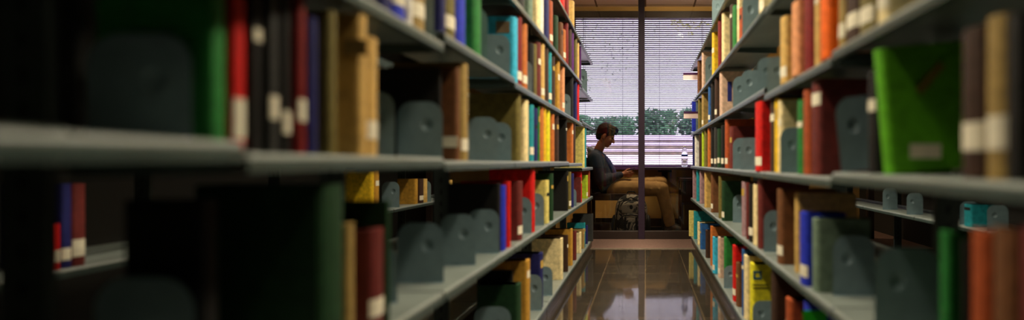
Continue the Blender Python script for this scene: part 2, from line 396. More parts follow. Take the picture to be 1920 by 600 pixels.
ROWNAME = {'0': 'bottom shelf', '1': 'lower shelf', '2': 'eye-level shelf', '3': 'upper shelf', '4': 'high shelf', '5': 'topmost shelf'}
ALL_ITEMS = []
def parse(side, row, text):
    S = SIDES[side]; sg = S['sg']; out = []
    for ln in text.strip().splitlines():
        ln = ln.split('#')[0].strip()
        if not ln: continue
        w = ln.split()
        o = {}
        if w[0] == 'E':
            xl, xr, yt, yb = map(float, w[1:5]); o.update(kind='E', xl=xl, xr=xr, yt=yt, yb=yb)
            for q in w[5:]:
                k, _, v = q.partition('='); o[k] = float(v) if v else True
            h = S['rows'][row]
            if 'Y' in o: Y = o['Y']
            elif abs(h) > 0.2:
                Y = F * -h / (yb - VY)
                Y = F * -(h + S['off'].get((row, sec_of(S, Y)), 0)) / (yb - VY)
            else: Y = F * 0.16 / (yb - yt)
            o['Yn'], o['Yf'] = Y - 0.012, Y + 0.009
            o['H'] = (yb - yt) * Y / F
        else:
            xl, xr = float(w[0]), float(w[1]); yt = None if w[2] == '-' else float(w[2]); o.update(kind='B', xl=xl, xr=xr, yt=yt, col=w[3])
            for q in w[4:]:
                k, _, v = q.partition('='); o[k] = float(v) if v else True
            inset = o.get('i', 0.012); Xs = S['X'] + inset; o['Xs'] = Xs
            dfar = (xr if sg < 0 else xl); dnear = (o.get('s', xl if sg < 0 else xr))
            Yf = F * Xs / abs(dfar - VX); Yn = F * Xs / abs(dnear - VX)
            tm = o.get('tm', 0.075)
            Yn = max(Yn, Yf - tm)
            if Yf - Yn < 0.014: Yn = Yf - 0.014
            o['Yn'], o['Yf'] = Yn, Yf
        out.append(o)
    # order in depth and remove overlaps
    out.sort(key=lambda o: (o['Yn'] + o['Yf']) / 2)
    for k in range(1, len(out)):
        a, b = out[k - 1], out[k]
        lim = a['Yf'] + 0.0025
        if b['Yn'] < lim:
            th = b['Yf'] - b['Yn']
            b['Yn'] = lim
            if b['Yf'] - lim < min(th, 0.02): b['Yf'] = lim + min(th, 0.02)
    # keep clear of the joints between bays
    for o in out:
        for j in S['B']:
            if o['Yn'] < j < o['Yf']:
                if j - o['Yn'] > o['Yf'] - j: o['Yf'] = j - 0.006; o['Yn'] = min(o['Yn'], o['Yf'] - 0.014)
                else: o['Yn'] = j + 0.021; o['Yf'] = max(o['Yf'], o['Yn'] + 0.014)
    end = S['B'][-1] - 0.024
    for o in reversed(out):
        if o['Yf'] > end:
            t = min(o['Yf'] - o['Yn'], 0.04); o['Yf'] = end; o['Yn'] = end - t; end = o['Yn'] - 0.003
        elif o['Yf'] > end - 0.0: pass
    for o in out: o['side'], o['row'] = side, row
    return out
def short(o): return 'grey bookend' if o['kind'] == 'E' else PAL[o['col']][0] + ' book'
USED = set()
def make_label(items, k):
    o = items[k]; S = SIDES[o['side']]
    near = short(items[k - 1]) if k else 'bay post'; far = short(items[k + 1]) if k + 1 < len(items) else 'shelf end'
    place = f"{S['name']} stacks' {ROWNAME[o['row']]}"
    if o['kind'] == 'E': base = 'grey steel bookend'
    else:
        h = o['Hm']; t = o['Yf'] - o['Yn']
        size = 'tall ' if h > 0.27 else 'short ' if h < 0.2 else ''
        lab = 'labelled ' if o.get('L') and not size else ''
        base = size + lab + PAL[o['col']][0] + ' book'
    n2 = short(items[k - 2]) if k > 1 else 'bay post'; f2 = short(items[k + 2]) if k + 2 < len(items) else 'shelf end'
    cands = [f"{base} between {near} and {far}, {place}", f"{base} between {near} and {far}, before {f2}, {place}",
             f"{base} past {n2} and {near}, before {far}, {place}"]
    for c in cands:
        if c not in USED and len(c.split()) <= 16: USED.add(c); return c
    b2 = base.replace('grey steel bookend', 'bookend')
    for c in (f"{b2} past {n2} then {near}, {place}", f"{b2} before {far} then {f2}, {place}", f"{b2} at bay {sec_of(S, o['Yn'])+1} from the viewer, {place}"):
        if c not in USED: USED.add(c); return c
    return cands[0]
def px(x, y, Y): return Vector(((x - VX) * Y / F, Y, EYE + (VY - y) * Y / F))
def patch(parent, name, x0, x1, y0, y1, Y, m, rot=0.0):
    """thin sheet lying on a cover whose face is at depth Y, given by its corners in the photograph"""
    a = px(x0, y1, Y); b = px(x1, y0, Y); bm = bmesh.new()
    cx, cz = (a.x + b.x) / 2, (a.z + b.z) / 2
    box(bm, a.x - cx, b.x - cx, -0.0012, 0.0, a.z - cz, b.z - cz)
    if rot: bmesh.ops.rotate(bm, verts=bm.verts[:], cent=(0, 0, 0), matrix=Matrix.Rotation(rot, 3, 'Y'))
    bmesh.ops.translate(bm, verts=bm.verts[:], vec=(cx, Y - 0.0002, cz))
    o = link(name, bm, m); o.parent = parent; o.matrix_parent_inverse = parent.matrix_basis.inverted()
    return o
NAMED = {}
def build_row(side, row, text):
    S = SIDES[side]; sg = S['sg']; items = parse(side, row, text)
    rows = sorted(S['rows'].values()); h0 = S['rows'][row]; gap = min([r - h0 for r in rows if r > h0] + [0.33]) - 0.034
    for o in items:
        i = sec_of(S, (o['Yn'] + o['Yf']) / 2); o['z'] = shelf_z(S, row, i) + 0.0006
        up = [shelf_z(S, r, i) for r in S['rows'] if S['rows'][r] > h0]
        g = (min(up) - o['z'] - 0.033) if up else 0.3
        if o['kind'] == 'B':
            if 'h' in o: H = o['h']
            elif o['yt'] is None: H = random.uniform(0.2, 0.27)
            else:
                yy = o['Yn'] if (o['xr'] - o['xl']) > 14 else o['Yf']
                H = EYE + (VY - o['yt']) * yy / F - o['z']
            o['Hm'] = max(0.11, min(H, g))
    for k, o in enumerate(items):
        grp = f"books on the {S['name']} stacks' {ROWNAME[row]}"
        t = o['Yf'] - o['Yn']; yc = (o['Yn'] + o['Yf']) / 2
        lab = make_label(items, k)
        if o['kind'] == 'E':
            ob = bpy.data.objects.new('bookend', BM[-sg]); C.objects.link(ob)
            Y = o['Yn'] + 0.0125; xe = ((o['xr'] if sg < 0 else o['xl']) - VX) * Y / F
            xe = min(xe, -S['X'] - 0.005) if sg < 0 else max(xe, S['X'] + 0.005)
            if sg < 0: xe = max(xe, -S['X'] - SD + 0.10)
            else: xe = min(xe, S['X'] + SD - 0.10)
            W = min(max((o['xr'] - o['xl']) * Y / F, 0.11), 0.14); H = min(max(o['H'], 0.13), 0.21)
            room = abs(S['X'] + SD - abs(xe)) - 0.006
            W = min(W, room)
            ob.location = (xe, Y, o['z']); ob.scale = (W / 0.13, 1, H / 0.16)
            if 'rot' in o: ob.rotation_euler = (0, math.radians(o['rot']), 0)
            tag(ob, lab, 'bookend', f"bookends on the {S['name']} stacks")
            o['ob'] = ob; continue
        H = o['Hm']; d = o.get('d', min(0.2, max(0.13, H * 0.74)))
        d = min(d, SD - o['i'] - 0.006 if 'i' in o else SD - 0.02)
        loc = (sg * o['Xs'], yc, o['z']); rz = 0.0 if sg < 0 else PI
        detailed = (o['Yn'] < 3.4) or (o['xr'] - o['xl'] >= 7)
        bm = cover_bm(t, H, d)
        if not detailed:
            pages_box(bm, t, H, d, 1)
            b_ = link('book', bm, [cm(o['col']), M_PAGE]); b_.location = loc; b_.rotation_euler = (0, 0, rz)
        else:
            b_ = link('book', bm, cm(o['col'])); b_.location = loc; b_.rotation_euler = (0, 0, rz)
            pb = bmesh.new(); pages_box(pb, t, H, d); link('page_block', pb, M_PAGE, b_)
        if o.get('L') and t > 0.01:
            z0 = o.get('lz', 0.02 + random.uniform(0, 0.012)); lh = o.get('lh', 0.034)
            link('call_number_label', label_bm(t, H, z0, z0 + lh), M_LABEL, b_)
        elif detailed and t > 0.016 and not o.get('plain') and random.random() < 0.6:
            # title bands stamped on the spine
            tone = random.choice([M_LABEL, mat('gilt_title', (196, 160, 70), 0.4), mat('dark_title', (30, 26, 24))])
            zz = H * random.uniform(0.6, 0.75)
            link('title_band', label_bm(t, H, zz, zz + H * random.uniform(0.05, 0.14), 0.6), tone, b_)
        if 'rot' in o:
            b_.rotation_mode = 'XYZ'; b_.rotation_euler = (0, math.radians(o['rot']) * (1 if sg < 0 else -1), rz)
        if 'lean' in o: b_.rotation_euler = (math.radians(o['lean']) * (1 if sg < 0 else -1), b_.rotation_euler[1], rz)
        tag(b_, lab, 'book', grp); o['ob'] = b_
        if 'id' in o: NAMED[int(o['id'])] = o
    ALL_ITEMS.append(items)
    return items

# left stacks -------------------------------------------------------
build_row('L', '5', '''
1040 1046 - brown h=0.22
1052 1060 - red h=0.24
1064 1068 - dred h=0.2
1072 1078 - tan h=0.2
''')
build_row('L', '4', '''
955 972 - brown L
972 986 - charcoal
989 1001 - sage
1002 1015 - cream
1016 1021 - white
1022 1031 - navy
1031 1038 - rust L
1040 1048 - dgreen
1049 1057 - brown
1058 1062 - orange L
1062 1067 14 dred
1067 1073 30 dbrown
1073 1077 32 purple
1077 1083 52 olive
1083 1087 64 tan
1087 1090 80 purple
E 1088 1101 125 172 Y=5.1
''')
build_row('L', '3', '''
640 672 - maroon L
690 712 - black
720 738 - navy L
744 765 - blue L
768 776 - white
780 802 - khaki L
E 803 828 -40 70 Y=1.40
829 838 - navy
840 858 - olive L
860 877 - blue
877 906 - green
E 889 933 15 113
E 935 967 65 140
923 973 30 cyan s=966 id=1 plain
973 981 36 dred L
982 991 50 orange L
E 990 998 100 160 Y=2.63
998 1003 85 black
1004 1008 86 olive
1008 1016 84 maroon
1017 1023 85 tan L
1024 1030 92 dbrown
1030 1036 97 teal L
1037 1042 100 dbrown
1043 1051 105 gold
1051 1060 97 salmon L
E 1061 1070 160 203 Y=4.05
1064 1076 137 black
1077 1083 134 navy
1084 1087 135 red
''')
build_row('L', '2', '''
E 100 360 45 268 Y=0.755
345 428 -20 green s=400 i=0.066 plain
432 464 -20 red L lz=0.02 lh=0.055 i=0.058
467 489 -10 black i=0.05
490 519 -10 charcoal L lz=0.05 i=0.04
520 535 - black L i=0.035
536 570 - dred L lz=0.05 i=0.025
573 596 - navy i=0.02
598 634 18 olive s=620 plain
636 692 24 tan s=676 id=2 plain tm=0.05 i=0.004
693 713 66 tan L plain
E 700 740 170 292 Y=1.42
E 745 830 185 295 Y=1.52
720 829 128 black s=826 i=0.05
826 864 125 brown s=858 id=3 plain i=0.02
867 881 123 khaki L plain
E 883 934 203 285 Y=2.06
E 935 970 225 297 Y=2.21
886 979 168 olive s=973 plain
980 993 190 cream plain
995 1003 198 teal L
1003 1010 205 navy
1011 1013 200 green
1014 1021 190 orange plain
1022 1027 190 yellow
1028 1033 192 acid plain
1034 1041 215 orange
1042 1049 218 dbrown
1050 1065 212 black
1067 1076 220 orange
1076 1080 230 dbrown
1080 1097 214 pyellow plain
1097 1100 240 teal
''')
build_row('L', '1', '''
E 90 365 535 780 Y=0.765
168 415 352 black s=385 plain h=0.27 i=0.10 tm=0.03 d=0.11
340 652 345 dgreen s=605 plain h=0.285 d=0.205
646 668 420 khaki plain
670 726 432 maroon s=700 L
660 724 376 dgreen s=720
E 727 745 478 580 Y=1.34
E 745 832 418 530
E 826 892 402 497
E 880 936 390 472 Y=2.072
850 940 344 black s=936 plain i=0.02
941 951 347 blue
952 963 340 red
965 982 340 maroon L
E 983 997 370 437
925 1005 318 red s=999
E 1007 1020 360 420 Y=2.985
1012 1031 338 pyellow s=1023
1033 1039 325 dgreen
1040 1066 320 black
1067 1072 322 olive L
1073 1077 325 navy
E 1077 1083 368 390 Y=4.3
1084 1090 332 maroon
1080 1092 322 red
1093 1103 328 lime L
1103 1107 320 rust
''')
build_row('L', '0', '''
E 850 958 575 660
878 980 535 dgreen s=972 plain
900 963 508 black s=961 i=0.058 tm=0.03 d=0.15
930 996 490 gold s=987
965 1020 476 navy s=1014
E 997 1020 515 582
E 1020 1038 500 554
985 1057 448 cream s=1054 plain id=4
1058 1066 440 dbrown
1040 1075 430 gold s=1071
1076 1082 432 maroon
1083 1091 434 cream
1090 1097 428 khaki
1080 1098 418 teal
1099 1103 422 navy
1104 1107 422 cream
1107 1113 400 charcoal i=-0.02
''')
# right stacks ------------------------------------------------------
build_row('R', '5', '''
E 1335 1348 -20 46 Y=4.0
''')
build_row('R', '4', '''
1307 1314 57 brown
1315 1321 70 pink
E 1322 1335 62 122 Y=4.45
1334 1343 64 yellow L lz=0.16
1345 1351 25 dred
1352 1365 8 cream plain
1367 1371 14 dbrown
1372 1380 - green plain
1381 1384 - cream
1384 1390 20 rust
E 1391 1420 -20 60 Y=2.75
1421 1432 - cream L
''')
build_row('R', '3', '''
1297 1303 178 blue i=-0.02
1304 1307 135 slate
1308 1314 130 olive
1315 1325 155 khaki L
1327 1331 155 mblue L
1332 1338 148 black
1339 1346 146 dbrown L
1348 1372 120 pink s=1353 plain id=5
E 1374 1390 140 198 Y=3.05
E 1390 1420 120 180 Y=2.78
E 1420 1434 105 170 Y=2.38
E 1436 1464 100 168 Y=2.19
1460 1480 - tan L i=0.0
1481 1502 - salmon plain i=-0.004
1504 1523 - dred
1525 1533 - tan
1534 1558 - borange i=-0.004 plain id=6
1562 1580 - khaki L
1582 1604 - dbrown L
1606 1636 - olive L
1640 1680 - cream s=1660 L
''')
build_row('R', '2', '''
1298 1301 237 navy
1302 1309 250 white plain
1310 1313 252 dbrown
1315 1319 240 lime plain
1320 1325 236 olive
1326 1331 234 orange
1332 1337 240 black L
1338 1343 240 charcoal L
1344 1350 242 dgreen L
1351 1356 236 black L
1358 1366 225 rust L
1367 1374 238 maroon
E 1374 1388 250 308 Y=3.055
E 1388 1413 248 308 Y=2.80
1413 1441 189 red s=1436 L plain i=-0.004 tm=0.12
1442 1450 190 dbrown
1450 1457 184 yellow
1457 1463 190 cream
E 1463 1491 205 290 Y=1.98
1492 1502 190 green
1503 1517 172 rust s=1514
1518 1558 140 maroon s=1544 L lz=0.19
E 1560 1622 192 331 Y=1.36 rot=-6
1623 1653 130 black s=1640
1652 1786 96 bgreen s=1670 plain id=7 rot=-5 tm=0.06 d=0.18 i=0.02 h=0.243
1795 1837 45 dbrown L lz=0.04 lh=0.04 plain
1842 1880 22 khaki L lz=0.04 lh=0.045 plain
1882 1990 20 black s=1912 plain
''')
build_row('R', '1', '''
1298 1304 318 mauve
1305 1310 306 teal plain
1311 1319 317 mauve
1320 1331 323 tan plain
1332 1342 322 brown L
1346 1351 330 olive
1352 1374 340 dgreen s=1358 L
E 1374 1388 365 417
1389 1397 340 mauve
1398 1401 342 maroon
1402 1408 345 black L
1410 1417 345 cream plain
1418 1450 325 maroon s=1427 plain
E 1432 1449 395 472
1454 1485 355 brown s=1474 L
1496 1519 400 blue L plain i=0.0 d=0.115
1520 1560 411 sage s=1530 plain i=0.01
1488 1634 362 tan s=1494 plain i=0.03 d=0.19
E 1562 1640 440 552 Y=1.55
E 1640 1762 465 628
1758 1800 436 green s=1776 plain
1802 1812 450 black
1813 1850 436 rust plain
1852 1900 432 brown
1902 1960 434 maroon
''')
build_row('R', '0', '''
1291 1296 394 pyellow i=-0.02
1300 1305 395 teal plain
1307 1311 415 cream
1312 1321 418 mblue
1322 1330 430 dbrown
1331 1362 425 orange s=1334 plain
1335 1344 443 cyan L plain i=-0.006
1345 1353 443 pink L
1356 1371 446 green s=1359
E 1356 1370 490 532 Y=3.40
1372 1380 458 red L
1378 1391 490 brown
1390 1400 466 mblue
1393 1403 476 cream
1404 1442 496 acid s=1410 plain id=8
E 1411 1442 545 606 Y=2.5
1443 1490 506 dbrown s=1462 L lz=0.1
1470 1500 565 rust s=1485
1503 1552 572 blue s=1520 plain id=9
''')
build_row('Lr', '2', '''
40 190 -30 charcoal s=150 plain tm=0.05
''')  # dark book added on the rear shelf to darken the gap
# seen through the gaps: stacks across the next aisles ----------------
build_row('LL', '1', '''
104 116 420 red L tm=0.03
117 137 345 navy tm=0.05 L
139 164 345 maroon tm=0.06 L lh=0.05
697 703 322 yellow
705 713 318 gold
E 716 749 345 393 Y=3.95
780 785 335 gold
786 796 335 dbrown L
797 803 335 tan
E 804 809 345 384 Y=4.53
838 850 337 tan
''')
build_row('RR', '1', '''
E 1655 1682 358 398 Y=4.35
E 1800 1826 370 412 Y=3.30
E 1848 1872 374 420 Y=3.02
E 1700 1712 362 402 Y=3.94
1805 1840 415 teal h=0.12
''')

# things printed on or fixed to particular covers
def of(i): return NAMED[i]
o = of(1); patch(o['ob'], 'cover_panel', 930, 956, 40, 62, o['Yn'], mat('brown_cover_print', (120, 100, 74)))
o = of(2); patch(o['ob'], 'cover_band', 645, 688, 74, 104, o['Yn'], mat('dull_cover_band', (130, 108, 62)))
o = of(3); patch(o['ob'], 'cover_label', 828, 858, 256, 276, o['Yn'], M_LABEL)
o = of(5); patch(o['ob'], 'cover_panel', 1364, 1372, 153, 190, o['Yn'], mat('blue_cover_print', (28, 34, 110)))
o = of(7); patch(o['ob'], 'cover_label', 1706, 1764, 270, 297, o['Yn'] - 0.004, M_LABEL)
patch(o['ob'], 'ribbon', 1736, 1752, 112, 180, o['Yn'] - 0.004, mat('olive_ribbon', (150, 130, 50)), 0.7)
o = of(8)
mb = mat('blue_cover_logo', (40, 90, 110))
def ring(parent, x0, x1, y0, y1, w, Y, m):
    bm = bmesh.new()
    for a, b_, c_, d_ in ((x0, x1, y0, y0 + w), (x0, x1, y1 - w, y1), (x0, x0 + w, y0 + w, y1 - w), (x1 - w, x1, y0 + w, y1 - w)):
        p = px(a, d_, Y); q = px(b_, c_, Y); box(bm, p.x, q.x, Y - 0.0014, Y - 0.0002, p.z, q.z)
    ob = link('cover_logo', bm, m); ob.parent = parent; ob.matrix_parent_inverse = parent.matrix_basis.inverted()
ring(o['ob'], 1412, 1428, 508, 524, 4, o['Yn'], mb)
for yy in (533, 539): patch(o['ob'], 'title_line', 1412, 1440, yy, yy + 2.2, o['Yn'], mat('dark_print', (70, 70, 30)))
o = of(9); patch(o['ob'], 'cover_band', 1506, 1550, 582, 620, o['Yn'], mat('green_cover_print', (40, 190, 30)))

# ------------------------------------------------------------------ wooden chair, lounge chair, table, bottle
YP = 6.67
def wx(x, Y): return (x - VX) * Y / F
def wz(y, Y): return EYE + (VY - y) * Y / F
ch = tag(empty('wooden_armchair', (-0.33, 6.70, 0.003)), 'dark wooden armchair under the seated person', 'chair')
def chair_part(name, boxes, m, bev=0.006, par=ch):
    bm = bmesh.new()
    for b_ in boxes: box(bm, *b_)
    if bev: bevel_all(bm, bev)
    return link(name, bm, m, par)
for xx in (-0.285, 0.28):
    for yy in (-0.27, 0.25): chair_part('leg', [(xx - 0.022, xx + 0.022, yy - 0.022, yy + 0.022, 0.0, 0.385 if xx > 0 else 0.62)], M_WOOD)
for yy in (-0.27, 0.25):
    chair_part('seat_rail', [(-0.262, 0.30, yy - 0.014, yy + 0.014, 0.388, 0.462)], M_WOOD)
    chair_part('stretcher', [(-0.262, 0.257, yy - 0.012, yy + 0.012, 0.06, 0.145)], M_WOOD)
chair_part('seat', [(-0.255, 0.30, -0.253, 0.233, 0.39, 0.455)], mat('brown_seat_leather', (64, 40, 26), 0.5), 0.015)
chair_part('backrest', [(-0.375, -0.31, -0.25, 0.23, 0.45, 0.86)], M_WOOD, 0.01)
lc = tag(empty('lounge_chair', (0.66, 6.62, 0.003)), 'dark brown lounge chair right of the table post', 'chair')
M_LC = mat('dark_brown_upholstery', (50, 36, 26), 0.7, var=0.2, scale=60)
for yy in (-0.26, 0.26):
    chair_part('side_panel', [(-0.27, 0.27, yy - 0.03, yy + 0.03, 0.06, 0.60)], M_WOOD, 0.008, lc)
    chair_part('armrest', [(-0.29, 0.25, yy - 0.04, yy + 0.04, 0.60, 0.635)], M_WOOD, 0.008, lc)
    for xx in (-0.24, 0.24): chair_part('leg', [(xx - 0.02, xx + 0.02, yy - 0.02, yy + 0.02, 0.0, 0.06)], M_WOOD, 0.004, lc)
chair_part('seat_cushion', [(-0.26, 0.2, -0.228, 0.228, 0.28, 0.44)], M_LC, 0.03, lc)
chair_part('back_cushion', [(0.1, 0.27, -0.228, 0.228, 0.445, 0.70)], M_LC, 0.04, lc)

M_TABLE = mat('dark_plum_laminate', (62, 40, 62), 0.3, var=0.1, scale=10)
tb = tag(empty('study_table', (0.42, 7.0, 0.003)), 'study table under the water bottle by the window', 'table')
bm = bmesh.new(); box(bm, -0.46, 0.60, -0.27, 0.27, 0.716, 0.747); bevel_all(bm, 0.006); link('table_top', bm, M_TABLE, tb)
bm = bmesh.new(); box(bm, -0.27, -0.11, -0.12, 0.12, 0.69, 0.715); bevel_all(bm, 0.004); link('top_bracket', bm, mat('black_iron', (16, 15, 14), 0.5), tb)
bm = bmesh.new(); tube(bm, [(-0.19, 0, 0.03), (-0.19, 0, 0.69)], [0.037, 0.037], 20, caps=False); link('pedestal', bm, mat('grey_brown_post', (88, 78, 62), 0.4), tb, True)
bm = bmesh.new(); box(bm, -0.42, 0.04, -0.035, 0.035, 0, 0.035); box(bm, -0.225, -0.155, -0.24, 0.24, 0.0, 0.034); link('foot_cross', bm, mat('black_iron', (16, 15, 14)), tb)

Yb = 6.86; xb = wx(1283.5, Yb)
bt = tag(empty('water_bottle', (xb, Yb, 0.7515)), 'clear plastic water bottle with blue label on the table', 'bottle')
def pet():
    m = bpy.data.materials.new('clear_plastic'); m.use_nodes = True; b = m.node_tree.nodes['Principled BSDF']
    b.inputs['Base Color'].default_value = (0.93, 0.95, 1, 1); b.inputs['Roughness'].default_value = 0.05; b.inputs['Transmission Weight'].default_value = 0.9; b.inputs['IOR'].default_value = 1.2
    return m
bm = bmesh.new(); lathe(bm, [(0.026, 0), (0.036, 0.006), (0.037, 0.03), (0.035, 0.04), (0.037, 0.05), (0.037, 0.15), (0.034, 0.175), (0.024, 0.205), (0.014, 0.222), (0.013, 0.232)]); link('bottle_body', bm, pet(), bt, True)
bm = bmesh.new(); lathe(bm, [(0.0378, 0.125), (0.0378, 0.148)]); link('label_band', bm, mat('blue_bottle_label', (40, 80, 190), 0.3), bt, True)
bm = bmesh.new(); lathe(bm, [(0.0145, 0.230), (0.0150, 0.233), (0.0150, 0.246), (0.0135, 0.248)]); link('cap', bm, mat('white_cap', (230, 230, 235), 0.4), bt, True)

# small pale signs standing out from the end of the right stacks
M_SIGN = mat('pale_sign_card', (232, 206, 204), 0.6, var=0.04); M_SIGNT = mat('plum_sign_clip', (64, 22, 70), 0.5)
for (x0, x1, y0, y1, lab) in ((1281, 1306, 136, 150, 'upper pale flag sign sticking out from the right stacks, before the blind'), (1282, 1303, 209, 222, 'lower pale flag sign sticking out from the right stacks, before the blind')):
    Y = 5.20; a = px(x0, y1, Y); b_ = px(x1, y0, Y)
    e = tag(empty('flag_sign', (0.47, Y, a.z)), lab, 'sign', 'flag signs on the right stacks')
    bm = bmesh.new(); box(bm, a.x - 0.47, 0.0, -0.002, 0.002, 0, (b_.z - a.z) * 0.72); link('sign_card', bm, M_SIGN, e)
    bm = bmesh.new(); box(bm, a.x - 0.47, 0.0, -0.005, 0.005, (b_.z - a.z) * 0.72, b_.z - a.z); link('sign_clip', bm, M_SIGNT, e)

# ------------------------------------------------------------------ backpack
bp = tag(empty('backpack', (-0.155, 6.43, 0.003)), 'grey and black patterned backpack on the floor before the chair', 'backpack')
def camo():
    m = bpy.data.materials.new('patterned_pack_cloth'); m.use_nodes = True; nt = m.node_tree; b = nt.nodes['Principled BSDF']
    tc = nt.nodes.new('ShaderNodeTexCoord'); n = nt.nodes.new('ShaderNodeTexNoise'); n.inputs['Scale'].default_value = 7; n.inputs['Detail'].default_value = 4; n.inputs['Distortion'].default_value = 1.2
    nt.links.new(tc.outputs['Object'], n.inputs['Vector']); cr = nt.nodes.new('ShaderNodeValToRGB'); cr.color_ramp.interpolation = 'CONSTANT'
    cr.color_ramp.elements[0].color = rgb((28, 28, 28)); cr.color_ramp.elements[1].position = 0.46; cr.color_ramp.elements[1].color = rgb((156, 147, 130))
    e = cr.color_ramp.elements.new(0.56); e.color = rgb((76, 72, 66)); e = cr.color_ramp.elements.new(0.66); e.color = rgb((205, 196, 178))
    nt.links.new(n.outputs['Fac'], cr.inputs['Fac']); nt.links.new(cr.outputs['Color'], b.inputs['Base Color']); b.inputs['Roughness'].default_value = 0.8
    return m
M_CAMO = camo(); M_STRAP = mat('black_webbing', (20, 20, 20), 0.7)
def sbox(cx, cy, cz, rx, ry, rz, p=3.2, taper=0.0):
    bm = bmesh.new(); ell(bm, (0, 0, 0), (1, 1, 1), u=40, v=28)
    for v in bm.verts:
        c = v.co; k = (abs(c.x) ** p + abs(c.y) ** p + abs(c.z) ** p) ** (-1 / p)
        q = c * k; tz = 1 - taper * (q.z + 1) / 2
        if q.z > 0.3: tz *= 1 - 0.22 * ((q.z - 0.3) / 0.7) ** 2
        v.co = Vector((cx + q.x * rx * tz, cy + q.y * ry * tz, cz + q.z * rz))
    return bm
link('main_compartment', sbox(0, 0.02, 0.232, 0.19, 0.10, 0.228, 3.4, 0.12), M_CAMO, bp, True)
link('front_pocket', sbox(0.0, -0.10, 0.13, 0.14, 0.06, 0.125, 3.2, 0.1), M_CAMO, bp, True)
link('upper_pocket', sbox(0.0, -0.085, 0.315, 0.125, 0.04, 0.075, 3, 0.1), M_CAMO, bp, True)
for sx in (-1, 1): link('side_pocket', sbox(sx * 0.185, 0.01, 0.12, 0.03, 0.07, 0.11, 2.6), M_STRAP, bp, True)
bm = bmesh.new(); tube(bm, [(-0.16, -0.075, 0.05), (-0.155, -0.09, 0.25), (-0.12, -0.09, 0.38), (0, -0.085, 0.425), (0.12, -0.09, 0.38), (0.155, -0.09, 0.25), (0.16, -0.075, 0.05)], [0.006] * 7, 8); link('zip', bm, M_STRAP, bp, True)
bm = bmesh.new(); tube(bm, [(-0.13, -0.155, 0.10), (-0.12, -0.163, 0.19), (-0.08, -0.163, 0.235), (0, -0.165, 0.245), (0.08, -0.163, 0.235), (0.12, -0.163, 0.19), (0.13, -0.155, 0.10)], [0.008] * 7, 8); link('pocket_zip', bm, M_STRAP, bp, True)
bm = bmesh.new(); tube(bm, [(-0.05, 0.02, 0.455), (-0.035, 0.02, 0.482), (0.035, 0.02, 0.482), (0.05, 0.02, 0.455)], [0.007] * 4, 8); link('grab_handle', bm, M_STRAP, bp, True)
for sx in (-0.06, 0.06):
    bm = bmesh.new(); box(bm, sx - 0.012, sx + 0.012, -0.168, -0.158, 0.02, 0.22); link('compression_strap', bm, M_STRAP, bp)
for sx in (-1, 1):
    bm = bmesh.new(); tube(bm, [(sx * 0.08, 0.11, 0.42), (sx * 0.13, 0.17, 0.36), (sx * 0.16, 0.18, 0.22), (sx * 0.16, 0.12, 0.06)], [0.014] * 4, 8); link('shoulder_strap', bm, M_STRAP, bp, True)

# ------------------------------------------------------------------ the reader
pr = tag(empty('person', (-0.36, YP, 0.003)), 'person in dark sweater and khaki trousers sitting, looking down at a phone', 'person')
def PV(x, y, dy=0.0): return Vector((wx(x, YP) + 0.36, dy, wz(y, YP) - 0.003))
M_SKIN = mat('skin', (158, 96, 64), 0.5, var=0.08, scale=30)
M_HAIR = mat('black_hair', (12, 9, 8), 0.7, spec=0.15, var=0.4, scale=120, bump=0.5)
M_SWEAT = mat('dark_navy_knit', (38, 44, 62), 0.85, var=0.2, scale=50, bump=0.15)
M_COLLAR = mat('grey_blue_hood', (120, 128, 150), 0.8, var=0.1)
M_PANTS = mat('khaki_cotton', (158, 122, 70), 0.8, var=0.15, scale=20, bump=0.3)
M_SHOE = mat('dark_shoe', (60, 50, 40), 0.6)
def fuse(name, bm, m, par, vox, it=4, fac=0.6):
    o = link(name, bm, m, par, True)
    r = o.modifiers.new('fuse', 'REMESH'); r.mode = 'VOXEL'; r.voxel_size = vox; r.use_smooth_shade = True
    s = o.modifiers.new('soft', 'SMOOTH'); s.iterations = it; s.factor = fac
    return o
hip = PV(1146, 354); belly = PV(1133, 334); chest = PV(1121, 306); neckb = PV(1119, 285); headc = PV(1136.5, 254.5)
def arm(sy, bm, k=0.0, hands=True, skin=False):
    sh = PV(1117, 296, sy * 0.17); el = PV(1130, 338, sy * 0.235); wr = PV(1166, 327, sy * 0.055)
    if skin:
        tube(bm, [sh, el], [0.045, 0.034], 14); tube(bm, [el, el.lerp(wr, 0.35), wr], [0.034, 0.036, 0.024], 14)
    else:
        tube(bm, [sh, sh.lerp(el, 0.5), el], [0.072, 0.063, 0.056], 16); tube(bm, [el, el.lerp(wr, 0.5), el.lerp(wr, 0.92)], [0.056, 0.052, 0.04], 16)
    return sh, el, wr
R2 = lambda a, ax: Matrix.Rotation(a, 3, ax)
bm = bmesh.new()
